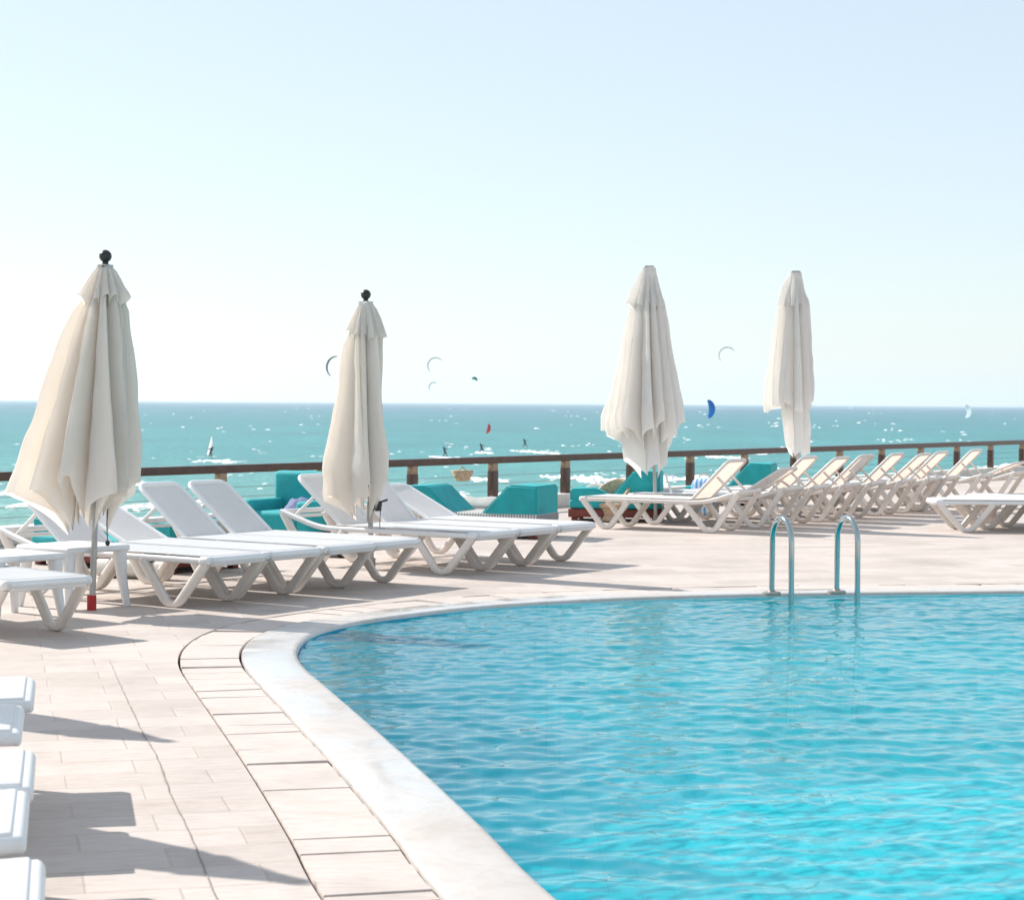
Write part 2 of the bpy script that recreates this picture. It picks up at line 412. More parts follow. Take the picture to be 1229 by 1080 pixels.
# ------------------------------------------------------------------ railing
rail = thing('railing', 'dark brown wooden railing with square posts along the sea edge of the terrace', 'railing', (ra.x, ra.y, 0), ang)
LR = (rb_far-ra_far).length
bm = bmesh.new(); box(bm, (LR/2-14, 0, RAIL_TOP-.05), (LR, .11, .10), None, .008)
obj('rail', bm, 'brown', rail)
post = bm = bmesh.new(); box(bm, (0, 0, .395), (.13, .11, .39), None, .006)
p0 = obj('post', bm, 'brown', rail); 
bm = bmesh.new(); box(bm, (0, 0, .645), (.125, .10, .11), None, .006); pc0 = obj('post_cap', bm, 'sunlit_wood', p0)
first = True
V_, inv = 2310.0, 4.89e-4-.31e-4*3
for k in range(24):
    px = V_-1/(inv+.31e-4*k)
    if px > 1500: break
    # intersect the pixel column with the rail line
    d = ray(px, 540); t = (ra.x*rdir.y-ra.y*rdir.x)/(d.x*rdir.y-d.y*rdir.x)
    s = (Vector((d.x*t, d.y*t))-ra).dot(rdir)
    if first: p, c = p0, pc0; first = False
    else:
        p = p0.copy(); C.objects.link(p); p.parent = rail; c = pc0.copy(); C.objects.link(c); c.parent = p
    p.location = (s, 0, 0)
for z in (.29, .40, .52):
    bm = bmesh.new(); tube(bm, [(-14, 0, z), (LR-14, 0, z)], .004, 6); obj('cable', bm, 'steel_wire', rail)

# ------------------------------------------------------------------ sun loungers
HW = .31
def lounger_parts(root, angle, mat='plastic'):
    """+x from foot to head, origin on the ground under the foot end"""
    bm = bmesh.new(); sec = rrect(.045, .05, .016)
    path = fillet([(.0, 0, .375), (1.62, 0, .375), (2.06, 0, .52)], .16, 6)
    for s in (-1, 1): sweep(bm, [p+Vector((0, s*HW, 0)) for p in path], sec, side=(0, 1, 0))
    sweep(bm, [(2.05, -HW, .515), (2.05, HW, .515)], rrect(.05, .045, .016), side=(1, 0, 0))
    sweep(bm, [(.66, -HW, .352), (.66, HW, .352)], rrect(.07, .03, .01), side=(1, 0, 0))
    sweep(bm, [(1.40, -HW, .350), (1.40, HW, .350)], rrect(.07, .03, .01), side=(1, 0, 0))
    obj('frame', bm, mat, root, 50)
    bm = bmesh.new()                                               # foot bar with rounded corner caps
    sweep(bm, [(.0, -HW+.02, .370), (.0, HW-.02, .370)], rrect(.05, .075, .02), side=(1, 0, 0))
    for s in (-1, 1): box(bm, (.03, s*(HW-.005), .377), (.10, .085, .064), None, .024, 3)
    obj('foot_bar', bm, mat, root, 50)
    for s in (-1, 1):
        for a, b, za, zb in ((.62, .03, .36, .36), (1.36, 2.03, .36, .50)):
            bm = bmesh.new(); c = (a+b)/2
            pts = fillet([(a, s*HW, za), (c+(a-c)*.20, s*HW, .028), (c+(b-c)*.14, s*HW, .028), (b, s*HW, zb)], .09, 5)
            n = len(pts); sc = [1.15-.3*(1-abs(2*q/(n-1)-1)) for q in range(n)]
            sweep(bm, pts, rrect(.045, .062, .014), side=(0, 1, 0), scale=sc)
            obj('leg', bm, 'plastic_bounce', root, 50)
    bm = bmesh.new()
    def seat(u, v):
        x = -.024+1.47*u; y = (v-.5)*2*(HW+.008)
        z = .412-.012*math.sin(math.pi*min(1, max(0, u)))*(1-(2*v-1)**2)
        if u < .03: z -= (.03-u)/.03*.055; x = -.030+.06*(u/.03)**2*.5
        return Vector((x, y, z))
    grid_sheet(bm, seat, 40, 8); obj('seat', bm, 'seat_sling', root, 60, solid=.006)
    piv = Vector((1.43, 0, .40)); Mx = Matrix.Translation(piv) @ Matrix.Rotation(-angle, 4, 'Y')
    bm = bmesh.new(); BL = .68; bw = HW-(.065 if mat == 'plastic' else .03)
    pts = fillet([(.0, -bw, 0), (BL, -bw, 0), (BL, bw, 0), (.0, bw, 0)], .09, 6)
    sweep(bm, pts, rrect(.042, .036, .012), side=None)
    for v in bm.verts: v.co = Mx @ v.co
    bf = obj('backrest_frame', bm, mat, root, 50)
    bm = bmesh.new()
    def back(u, v):
        y = (v-.5)*2*(bw-.015); x = BL*(u-.02)*.985
        if u > .93: y *= 1-.10*((u-.93)/.07)**2
        return Mx @ Vector((x, y, .002-.018*math.sin(math.pi*u)*(1-(2*v-1)**2)))
    grid_sheet(bm, back, 16, 8); obj('backrest', bm, 'sling' if mat == 'plastic' else 'glow_sling', root, 60)
    if angle > R(12):
        bm = bmesh.new(); q = Mx @ Vector((BL*.62, 0, -.02)); e = Vector((min(2.0, q.x+.22), 0, .47 if angle > R(25) else .45))
        for s in (-1, 1): sweep(bm, [q+Vector((0, s*.22, 0)), e+Vector((0, s*.22, 0))], rrect(.03, .03, .01), side=(0, 1, 0))
        sweep(bm, [e+Vector((0, -HW+.02, 0)), e+Vector((0, HW-.02, 0))], rrect(.03, .03, .01), side=(1, 0, 0))
        obj('support_strut', bm, mat, root, 50)
protos = {}
def lounger(near_pt, local, rz, angle, label, group, mat='plastic'):
    k, ky = (1.06, 1.06) if mat == 'plastic_bounce' else (1.14, 1.0)
    loc = near_pt.xy - (Matrix.Rotation(rz, 2) @ Vector((local[0]*k, local[1]*ky)))
    key = (round(math.degrees(angle)), mat)
    if key not in protos:
        r = thing('sun_lounger', label, 'sun lounger', (loc.x, loc.y, 0), rz, group)
        lounger_parts(r, angle, mat); r.scale = (k, ky, 1); protos[key] = r; return r
    return dup(protos[key], (loc.x, loc.y, 0), rz, label, group)
GL = 'white sling loungers set out in the left row'
def leftline(x): return 729-(x-208)*(729-672.5)/(676-208)
left = [
    (208, 42, 'white sun lounger just right of the leftmost parasol pole, backrest half hidden by the canopy'),
    (279, 26, 'white sun lounger with low reclined backrest behind the hanging cord of the leftmost parasol'),
    (349, 41, 'white sun lounger with a raised grey backrest, third from the leftmost parasol pole'),
    (406, 41, 'white sun lounger with a raised backrest at the gap end of the left four'),
    (531, 43, 'white sun lounger whose raised backrest stands directly behind the second parasol from left'),
    (582, 48, 'white sun lounger with a steep backrest just right of the second parasol canopy'),
    (632, 28, 'white sun lounger with a low backrest, farthest right of the left row')]
for x, a, lab in left:
    lounger(P(x, leftline(x)), (.33, HW), R(180-34.5), R(a), lab, GL)
lounger(P(67, 757), (.33, -HW), R(180-44), R(48), 'white sun lounger at the left frame edge, foot end before the white tables', GL)
GR = 'white loungers in the receding row on the right'
A0 = P(853.5, 640)
right = [(0, 47, 'white sun lounger nearest in the right row, seen side on with legs in full sun'),
    (1.2, 33, 'white sun lounger with the lowest backrest, second in the right row'),
    (2.04, 47, 'white sun lounger in the right row, its backrest touching the foot of the rightmost parasol'),
    (2.98, 44, 'white sun lounger in the right row, first beyond the rightmost parasol'),
    (3.83, 46, 'white sun lounger in the right row, second beyond the rightmost parasol'),
    (4.88, 46, 'white sun lounger in the right row, third beyond the rightmost parasol'),
    (5.84, 44, 'white sun lounger in the right row, fourth beyond the rightmost parasol'),
    (6.55, 46, 'white sun lounger in the right row, pressed against the fourth beyond the rightmost parasol'),
    (7.95, 47, 'white sun lounger in the right row, its backrest alone against the open water'),
    (9.4, 24, 'white sun lounger at the right frame edge, far end of the right row')]
for u, a, lab in right:
    lounger(Vector((A0.x+RD.x*u, A0.y+RD.y*u, 0)), (1.70, -HW), R(-29), R(a), lab, GR, 'plastic_bounce')
J0 = P(1160, 639)
for k, lab in enumerate(('white sun lounger cut by the right frame edge, foot end alone on the sunny paving',
                         'white sun lounger directly behind the lone one at the right frame edge',
                         'white sun lounger third back at the right frame edge, only its beige leg showing')):
    lounger(Vector((J0.x+.40*k, J0.y+.62*k, 0)), (.33, -HW), R(-2), R(40), lab, 'white loungers cut off by the right frame edge')
# foreground loungers: heavy resin decks with a rounded end
def slab_parts(root, tilt):
    bm = bmesh.new(); box(bm, (.62, 0, 0), (1.30, .66, .052), None, .021, 5); box(bm, (.63, 0, .021), (1.25, .625, .020), None, .008, 3)
    for q in bm.verts:
        if q.co.x < .12: q.co.z -= (.12-q.co.x)**2*.9
    Mt = Matrix.Translation((0, 0, .415)) @ Matrix.Rotation(tilt, 4, 'Y')
    for q in bm.verts: q.co = Mt @ q.co
    obj('seat', bm, 'plastic', root, 50)
    bm = bmesh.new(); box(bm, (.36, 0, 0), (.72, .62, .06), None, .025, 4)
    Mb = Matrix.Translation((1.30, 0, .40)) @ Matrix.Rotation(R(-40), 4, 'Y')
    for q in bm.verts: q.co = Mb @ q.co
    obj('backrest', bm, 'plastic', root, 50)
    for s in (-1, 1):
        for a, b in ((.62, .14), (1.75, 1.25)):
            bm = bmesh.new(); c = (a+b)/2
            pts = fillet([(a, s*.27, .40), (c+(a-c)*.25, s*.27, .028), (c+(b-c)*.2, s*.27, .028), (b, s*.27, .385)], .08, 5)
            sweep(bm, pts, rrect(.045, .055, .014), side=(0, 1, 0)); obj('leg', bm, 'plastic', root, 50)
    bm = bmesh.new()
    for s in (-1, 1): sweep(bm, [(.2, s*.29, .375), (1.95, s*.29, .375)], rrect(.04, .05, .012), side=(0, 1, 0))
    obj('frame', bm, 'plastic', root, 50)
GF = 'white resin loungers lined up at the lower left edge'
fg = [(34, 806, 1.5, 'farthest of the five white lounger ends along the lower left frame edge'),
      (20, 838, 0, 'white lounger end second from the far one along the lower left edge'),
      (32, 891, 1, 'middle one of the five white lounger ends at the lower left edge'),
      (23, 938, 4, 'white lounger end with a tilted top, second nearest at the lower left edge'),
      (40, 1018, 3, 'nearest white lounger end, in the bottom left corner of the photo')]
AX = Vector((.975, .22))
for px, py, tl, lab in fg:
    corner = P(px, py, .45).xy; rz = math.atan2(-AX.y, -AX.x)
    loc = corner-Vector((-.22, .975))*.33
    r = thing('resin_lounger', lab, 'sun lounger', (loc.x, loc.y, 0), rz, GF); slab_parts(r, R(tl))

# ------------------------------------------------------------------ side tables
def table_parts(root, wx, wy, h):
    bm = bmesh.new(); box(bm, (0, 0, h-.025), (wx, wy, .05), None, .018, 3)
    obj('table_top', bm, 'plastic', root, 50)
    for sx in (-1, 1):
        for sy in (-1, 1):
            bm = bmesh.new()
            sweep(bm, [(sx*(wx/2-.06), sy*(wy/2-.06), h-.05), (sx*(wx/2-.05), sy*(wy/2-.05), h*.5), (sx*(wx/2-.02), sy*(wy/2-.02), 0)], rrect(.085, .085, .03), scale=[1.15, .85, .6], side=(1, 0, 0))
            obj('leg', bm, 'plastic', root, 50)
GT = 'low white resin side tables'
t1 = thing('side_table', 'low white plastic side table beside the leftmost parasol pole', 'table', (0, 0, 0), R(-38), GT)
table_parts(t1, .62, .62, .48)
q = P(145, 729).xy; t1.location = (q.x-.39*math.cos(R(8)), q.y+.09, 0)
q = P(58, 746).xy
t2 = dup(t1, (q.x-.36, q.y+.2, 0), R(-40), 'low white plastic side table nearer the left frame edge, behind the nearest left lounger')

# ------------------------------------------------------------------ parasols
def interp(tab, t):
    for (a, va), (b, vb) in zip(tab, tab[1:]):
        if t <= b:
            k = (t-a)/(b-a) if b > a else 0; k = max(0, min(1, k)); return va+(vb-va)*k
    return tab[-1][1]
def canopy_mesh(prof, length, tips, seed, ngore=8, wind=(0, 0), valley=.42, swirl=.5, zoff=0, nu=240, nv=80, sharp=1.0, wr=.012):
    """prof: list of (t, left radius, right radius); hangs down from z=0; +x is the right of the photo"""
    pl = [(t, l) for t, l, r in prof]; pr = [(t, r) for t, l, r in prof]
    rg = random.Random(seed); amp = [rg.uniform(.82, 1.12) for _ in range(ngore)]; hem = [rg.uniform(-.06, .06) for _ in range(ngore)]
    tipl = [rg.uniform(.4, 1.0) for _ in range(ngore)]; ph0 = rg.uniform(0, 6.28); lean = [rg.uniform(-1, 1) for _ in range(ngore)]
    bm = bmesh.new(); rows = []
    for j in range(nv+1):
        t = j/nv; row = []
        for i in range(nu):
            ph = 2*math.pi*i/nu; g = (ph-0)/(2*math.pi)*ngore; gi = int(g) % ngore; f = g-int(g)
            s = math.sin(math.pi*f)**sharp                         # 0 on a rib, 1 on the fold
            rib = 1-s; tip = tipl[gi] if f < .5 else tipl[gi]; 
            tipv = tipl[gi]*(1-f)+tipl[(gi+1) % ngore]*f
            z = -t*length*(1+hem[gi]*s)-(t**3)*tips*tipv*(rib**1.4)
            tl = min(1.0, t)
            a2 = ph+ph0+swirl*s*(.25+.75*t)*(.55+.8*lean[gi])
            k = .5+.5*math.cos(a2)
            rr = interp(pr, tl)*k+interp(pl, tl)*(1-k)
            open_ = min(1, t*5)
            va = 1-(1-valley)*open_
            r = rr*(va+(amp[gi]-va)*s*open_ if open_ else 1)*(1+.07*open_*math.sin(math.pi*f)*math.sin(6.28*(2.5*f+tipl[gi])+3*t))
            v = Vector((r*math.cos(a2), r*math.sin(a2)*.85, z))
            wv = t*t
            v.x += wind[0]*wv*(.5+.5*s); v.y += wind[1]*wv
            n1 = nz((v.x, v.y, v.z), 3.2, seed*3.1); n2 = nz((v.x, v.y, v.z*.45), 9, seed*1.7)
            d = Vector((math.cos(a2), math.sin(a2), 0))
            v += d*(n1*.018+n2*wr*1.5)*min(1, t*2.5)*(.4+.6*min(1, rr/.4))
            v.z += nz((ph*2, t*2, 0), 1, seed)*.05*t*t
            v.z += zoff
            row.append(bm.verts.new(v))
        rows.append(row)
    for a, b in zip(rows, rows[1:]):
        for i in range(nu): bm.faces.new((a[i], a[(i+1) % nu], b[(i+1) % nu], b[i]))
    bmesh.ops.recalc_face_normals(bm, faces=bm.faces[:])
    return bm
def parasol(label, base, top, prof_px, hem_y, tip_m, cap_y, seed, mat, group, finial=True, lower=None, crank=True, wind=(0, 0), swirl=.5, ngore=8, sharp=1.0, valley=.42, strut=False, red=False):
    """base: ground point; top: pixel of the canopy top at the distance of the base"""
    Y = base.y; s = Y/FPX
    T = PD(*top, Y); H = T.z
    root = thing('parasol', label, 'parasol', (base.x, base.y, 0), 0, group)
    ax = T-base; tilt = ax/H                                        # axis per metre of height
    bm = bmesh.new(); tube(bm, [Vector((0, 0, .0)), tilt*(H-.03)], .024, 14); obj('pole', bm, 'pole', root)
    # canopy profile: pixels -> metres either side of the leaning pole
    def axis_x(y): return top[0]+(PD(0, 0, Y).x*0)+(y-top[1])*((base.x-T.x)/(T.z))  # px per px
    prof = []
    y1 = hem_y
    for y, l, r in prof_px:
        prof.append(((y-top[1])/(y1-top[1]), max(.03, (axis_x(y)-l)*s), max(.03, (r-axis_x(y))*s)))
    Lm = (y1-top[1])*s
    def lean(bm, z0):
        for v in bm.verts: v.co += Vector((tilt.x*(z0+v.co.z), tilt.y*(z0+v.co.z), z0))
    bm = canopy_mesh(prof, Lm, tip_m, seed, wind=wind, swirl=swirl, ngore=ngore, sharp=sharp, valley=valley); lean(bm, H-.02)
    can = obj('canopy', bm, mat, root, 180)
    tc = (cap_y-top[1])/(y1-top[1])
    cp = [(t/tc, l*.97+.008, r*.97+.008) for t, l, r in prof if t < tc]+[(1.0, interp([(t, l) for t, l, r in prof], tc)*.99+.008, interp([(t, r) for t, l, r in prof], tc)*.99+.008)]
    bm = canopy_mesh(cp, (cap_y-top[1])*s, .15, seed+50, swirl=.2, ngore=ngore, sharp=.8, valley=.62, nv=26, nu=144, wr=.006); lean(bm, H)
    obj('vent_cap', bm, mat, root, 180)
    if lower:
        (ly0, ly1, lp, ltip) = lower
        lprof = [((y-ly0)/(ly1-ly0), (axis_x(y)-l)*s, (r-axis_x(y))*s) for y, l, r in lp]
        bm = canopy_mesh(lprof, (ly1-ly0)*s, ltip, seed+9, ngore=6, swirl=.35, valley=.4, nu=132, nv=40); lean(bm, H-(ly0-top[1])*s)
        obj('canopy_lining', bm, mat, root, 180)
    bm = bmesh.new()
    for k in range(8):                                              # folded ribs and stays inside the canopy
        a = k*math.pi/4+.3; d = Vector((math.cos(a), math.sin(a), 0)); zt = H-.15; zb = H-Lm*1.0
        tube(bm, [tilt*zt+d*.025, tilt*zb+d*(.045+.012*(k % 3))], .008, 6)
    obj('ribs', bm, 'black', root)
    bm = bmesh.new(); zr = H-Lm*.98; lathe(bm, [(.03, 0), (.055, .01), (.055, .06), (.035, .08)], 16, tilt*zr); obj('runner', bm, 'black', root)
    bm = bmesh.new()
    if finial:
        lathe(bm, [(.050, -.03), (.054, -.012), (.05, .0), (.024, .006), (.022, .02)]+[(.048*math.sin(math.pi*q/12), .066-.048*math.cos(math.pi*q/12)) for q in range(2, 12)]+[(.004, .114)], 20, tilt*H)
        obj('finial', bm, 'black', root)
    else:
        box(bm, tilt*(H+.005), (.12, .12, .03), None, .01); obj('top_cap', bm, 'dull_steel', root)
    if crank:
        zc = H-Lm*1.06-.10
        bm = bmesh.new(); box(bm, tilt*zc+Vector((.0, -.012, 0)), (.062, .062, .19), None, .012); cb = obj('crank_box', bm, 'pole', root)
        bm = bmesh.new(); tube(bm, [tilt*(zc+.02)+Vector((.03, -.03, 0)), tilt*(zc+.02)+Vector((.10, -.04, 0)), tilt*(zc+.10)+Vector((.11, -.05, 0)), tilt*(zc+.10)+Vector((.17, -.05, .02))], .011, 8)
        box(bm, tilt*(zc+.06)+Vector((.075, -.04, 0)), (.07, .05, .10), None, .015); obj('crank_handle', bm, 'black', cb)
        bm = bmesh.new(); a = tilt*(zc+.02)+Vector((.10, -.05, 0)); e = a+Vector((.0, 0, -.28))
        tube(bm, [a, a+Vector((-.006, 0, -.14)), e], .004, 6); lathe(bm, [(.004, .02), (.016, .01), (.019, -.005), (.012, -.02), (.003, -.024)], 12, e); obj('pull_cord', bm, 'black', root)
    bm = bmesh.new(); lathe(bm, [(.036, 0), (.036, .11), (.031, .115)], 16); obj('ground_sleeve', bm, 'red' if red else 'dull_steel', root)
    if strut:
        bm = bmesh.new(); tube(bm, [Vector((.10, -.05, .36)), Vector((-.02, 0, .72))], .016, 8)
        for v in bm.verts: v.co += Vector((.14, 0, -.05))
        obj('tie_bar', bm, 'plastic', root)
    return root
GP = 'closed parasols tied down in the wind'
U1 = parasol('large closed cream parasol at the left with black ball finial and red ground sleeve', P(110, 732), (126.5, 318),
    [(318, 118, 135), (340, 106, 147), (357, 97, 156), (400, 80, 160), (450, 64, 165), (500, 47, 170), (550, 27, 174), (575, 16, 174), (590, 16, 172)],
    578, .40, 357, 3, 'canvas', GP, wind=(-.04, 0), swirl=.8, red=True, ngore=12, sharp=1.3, valley=.30)
U2 = parasol('slim closed cream parasol with black ball finial in the gap between lounger groups', P(446, 684), (439, 362),
    [(362, 431, 447), (380, 422, 455), (400, 414, 462), (450, 407, 460), (500, 397, 460), (550, 386, 467), (580, 386, 465), (610, 392, 462)],
    588, .32, 401, 11, 'canvas', GP, swirl=.85, ngore=12, sharp=1.2, valley=.36)
U3 = parasol('tall white parasol third from left, closed and flared wide, with flat square top', P(787, 628), (779, 321),
    [(321, 772, 787), (340, 765, 793), (365, 755, 799), (400, 745, 804), (450, 733, 812), (495, 720, 821), (515, 722, 824), (545, 735, 824)],
    512, .50, 366, 21, 'canvas_white', GP, finial=False, crank=False, wind=(0, 0), swirl=.6, ngore=11, sharp=1.2, valley=.30, strut=True,
    lower=(470, 552, [(470, 760, 800), (520, 748, 806), (552, 750, 805)], .25))
U4 = parasol('narrow white parasol at the right, closed and tightly wrapped, with flat top', P(959, 618), (955, 327),
    [(327, 949, 962), (345, 941, 966), (365, 935, 970), (400, 929, 972), (450, 921, 975), (485, 918, 976)],
    484, .05, 366, 33, 'canvas_white', GP, finial=False, crank=False, swirl=.55, ngore=10, sharp=1.0, valley=.40,
    lower=(470, 540, [(470, 940, 972), (500, 938, 975), (540, 945, 976)], .14))
# two parasols left of the frame, whose long pointed shadows lie across the near paving
tip_h = 2.66; back = Vector((SH.x, SH.y))*(tip_h/math.tan(SUN_EL))
for (px, py, lab, sdx) in ((206, 893, 'closed cream parasol outside the left edge, its pointed shadow beside the upper resin loungers', 61),
                          (348, 1058, 'closed cream parasol outside the lower left edge, its pointed shadow crossing the long paving joint', 67)):
    b = P(px, py).xy-back; b = Vector((b.x, b.y, 0)); s = b.y/FPX
    r = dup(U2, b, R(sdx*40), lab, GP)

# ------------------------------------------------------------------ pool ladder
f1, f2 = P(926, 716), P(1004, 714.5)
inn = Vector((.115, -.34, 0))
lad = thing('pool_ladder', 'polished steel pool ladder with two hooped handrails at the far pool edge', 'pool ladder', (f1.x, f1.y, 0))
sp = f2-f1
def hoop(o):
    pts = [Vector((0, 0, .01)), Vector((.004, 0, .45))]
    for k in range(1, 13):
        a = math.pi*k/12; pts.append(inn*(.5-.5*math.cos(a))+Vector((0, 0, .46+.205*math.sin(a))))
    pts += [inn+Vector((0, 0, .3)), inn+Vector((0, 0, -.3)), inn+Vector((-.01, .05, -1.0))]
    return [p+o for p in pts]
for o in (Vector((0, 0, 0)), Vector((sp.x, sp.y, 0))):
    bm = bmesh.new(); tube(bm, hoop(o), .0235, 16, side=(sp.x, sp.y, 0)); h = obj('handrail', bm, 'chrome', lad, 60)
    bm = bmesh.new(); lathe(bm, [(.078, .006), (.078, .030), (.070, .036), (.034, .037), (.028, .05)], 24, o+Vector((0, 0, .006))); obj('base_plate', bm, 'dull_steel', h)
for k in range(3):
    bm = bmesh.new(); c = inn+sp*.5+Vector((0, .02, -.25-.25*k)); box(bm, c, (sp.length, .08, .03), Matrix.Rotation(math.atan2(sp.y, sp.x), 3, 'Z'), .008)
    obj('tread', bm, 'chrome', lad)

# ------------------------------------------------------------------ daybeds with teal cushions
def wedge(x0, d, h, wd):
    """wedge cushion sloping towards +d"""
    bm = bmesh.new(); prism(bm, [(x0, .26), (x0, .26+h), (x0+d*.36, .26+h+.01), (x0+d*.72, .27)], -wd/2, wd/2, .022); return bm
def daybed(label, loc, rz, length, wd, ends, group, mattress='striped', h=(.36, .36)):
    r = thing('daybed', label, 'daybed', (loc.x, loc.y, 0), rz, group)
    bm = bmesh.new(); box(bm, (0, 0, .115), (length, wd, .11), None, .008)
    for sx in (-1, 1):
        for sy in (-1, 1): box(bm, (sx*(length/2-.08), sy*(wd/2-.08), .03), (.08, .08, .058), None, .004)
    obj('base', bm, 'redwood', r)
    bm = bmesh.new(); box(bm, (0, 0, .235), (length-.02, wd-.02, .12), None, .035, 4); obj('mattress', bm, mattress, r)
    for e in ends:
        obj('cushion', wedge(e*(length/2-.02), -e, h[e > 0], wd-.06), 'teal', r, 30)
    return r
GD = 'low daybeds with teal cushions along the railing'
LX = R(-34.5)
c = (P(497, 628, .2)+P(672, 628, .2))/2
daybed('striped daybed with two teal wedge cushions facing each other below the middle railing', c+Vector((-.12, .9, 0)), R(-20), 1.80, .85, (-1, 1), GD, 'striped', (.33, .36))
c = P(745, 620, .1)
daybed('teal daybed behind the nearest right-hand lounger, below the third parasol', c+Vector((0, .9, 0)), R(-8), 1.25, .9, (-1, 1), GD, 'teal', (.18, .42))
c = P(168, 660, .2)
daybed('teal cushioned daybed glimpsed behind the second lounger from the left parasol', c+Vector((-.15, .6, 0)), LX, 1.9, 1.0, (-1, 1), GD, 'teal', (.20, .20))
c = P(897, 606, .1)
daybed('teal daybed end peeking out behind the raised backrest of the nearest right-hand lounger', c+Vector((0, 2.2, 0)), R(-14), 1.4, 1.0, (1,), GD, 'teal', (.40, .40))
# the teal armchair with a towel
c = P(345, 640, .1)
ac = thing('armchair', 'boxy teal armchair with thick arms behind the raised left backrests', 'armchair', (c.x+.05, c.y+.2, 0), R(-28))
bm = bmesh.new(); box(bm, (0, 0, .06), (.92, .86, .12), None, .008); obj('base', bm, 'redwood', ac)
bm = bmesh.new(); box(bm, (0, -.04, .24), (.62, .78, .235), None, .05, 4); obj('seat_cushion', bm, 'teal', ac)
bm = bmesh.new(); box(bm, (0, .34, .455), (.90, .20, .67), None, .05, 4); obj('backrest', bm, 'teal', ac)
for s in (-1, 1):
    bm = bmesh.new(); box(bm, (s*.39, -.08, .30), (.17, .70, .355), None, .045, 4); obj('arm', bm, 'teal', ac)
def drape(name, label, cat, loc, rz, sx, sy, mat, hump, seed):
    bm = bmesh.new()
    def f(u, v):
        x, y = (u-.5)*sx, (v-.5)*sy; e = max(abs(2*u-1), abs(2*v-1))
        return Vector((x+.03*nz((u*3, v*3, 1), 1, seed), y+.03*nz((u*3, v*3, 5), 1, seed), hump*(1-e**2.2)+.05*(.5+nz((u*4, v*4, 2), 1, seed))*(1-e**4)+.012))
    grid_sheet(bm, f, 26, 26); o = obj(name, bm, mat, None, 180, solid=.006); o.location = loc; o.rotation_euler = (0, 0, rz)
    return tag(o, label, cat)
Ra = Matrix.Rotation(R(-28), 2)
q = Vector((c.x+.05, c.y+.2))+Ra @ Vector((.22, -.20))
drape('towel', 'lavender towel crumpled on the seat of the teal armchair', 'towel', (q.x, q.y, .345), R(10), .36, .5, 'towel', .12, 4)
q = P(590, 612, .30); drape('towel', 'white towel crumpled on the striped daybed mattress', 'towel', (q.x-.1, q.y+.8, .29), R(-20), .9, .5, 'white_towel', .09, 9)
q = PD(715, 597, 27.6); drape('towel', 'white towel heaped beside the round wicker chair near the third parasol', 'towel', (q.x, q.y, .285), R(0), .55, .5, 'white_towel', .16, 15)
q = PD(846, 583, 28.2); 
pb = thing('beach_bag', 'blue and white patterned beach bag standing behind the nearest right-hand backrest', 'bag', (q.x, q.y, .0), R(-20))
bm = bmesh.new()
v = box(bm, (0, 0, .28), (.40, .24, .54), None, .09, 4)
for vv in bm.verts: vv.co.x *= 1-.45*max(0, vv.co.z-.2); vv.co.y *= 1-.5*max(0, vv.co.z-.2); vv.co.x += nz(vv.co, 5, 3)*.03
obj('bag_body', bm, 'blue_print', pb, 60)
bm = bmesh.new(); tube(bm, [Vector((-.09, 0, .52)), Vector((-.07, 0, .60)), Vector((.04, 0, .61)), Vector((.09, 0, .52))], .012, 8); obj('strap', bm, 'white_towel', pb)
# round wicker chair
q = P(738, 629)
wc = thing('wicker_chair', 'round-backed straw wicker chair behind the foot of the nearest right-hand lounger', 'chair', (q.x, q.y+.55, 0), R(-35))
bm = bmesh.new()
def shell(u, v):
    a = R(-110)+R(220)*u; r = .20+.03*v; h = .12+.30*max(0, math.cos(a*.62))**1.2
    return Vector((r*math.sin(a), r*math.cos(a), .16+h*v))
grid_sheet(bm, shell, 30, 12); obj('backrest', bm, 'wicker', wc, 80, solid=.03)
bm = bmesh.new(); lathe(bm, [(.17, .18), (.20, .20), (.20, .24), (.17, .26)], 24); obj('seat', bm, 'wicker', wc)
bm = bmesh.new(); lathe(bm, [(.15, 0), (.18, .02), (.14, .10), (.17, .18)], 24); obj('pedestal', bm, 'wicker', wc)
# hanging straw lantern under the railing
d = ray(555, 570); t = (ra.x*rdir.y-ra.y*rdir.x)/(d.x*rdir.y-d.y*rdir.x); q = Vector((d.x*t, d.y*t))
hl = thing('hanging_basket', 'beige straw basket hanging under the brown railing', 'basket', (q.x, q.y, 0), ang)
bm = bmesh.new(); lathe(bm, [(.08, .46), (.10, .465), (.165, .60), (.16, .615), (.15, .615)], 22); obj('basket_body', bm, 'wicker', hl, 50)
bm = bmesh.new()
for s in (-1, 1): tube(bm, [Vector((s*.11, 0, .60)), Vector((0, 0, .665))], .008, 6)
obj('handle', bm, 'wicker', hl)
# bundles of mats lying on the deck behind the first loungers
for px, py, lab, ln_ in ((160, 694, 'rolled grey mat lying on the paving behind the first left lounger', .75), (385, 668, 'rolled pale mat lying on the paving behind the left four loungers', .9)):
    q = P(px, py); r = thing('rolled_mat', lab, 'mat', (q.x, q.y, 0), R(-25), 'rolled mats left on the paving')
    bm = bmesh.new(); pts = [Vector((x, .01*math.sin(x*9), .085)) for x in (-ln_/2, -ln_/4, 0, ln_/4, ln_/2)]
    sweep(bm, pts, [((.085+.006*math.sin(5*a))*math.cos(a), (.08)*math.sin(a)) for a in [2*math.pi*k/20 for k in range(20)]], side=(0, 1, 0)); obj('roll', bm, 'white_stone', r, 50)
    bm = bmesh.new()
    for x in (-ln_*.28, ln_*.28): sweep(bm, [Vector((x-.015, .0, .085)), Vector((x+.015, .0, .085))], circ(.096, 20), side=(0, 1, 0))
    obj('strap', bm, 'black', r)

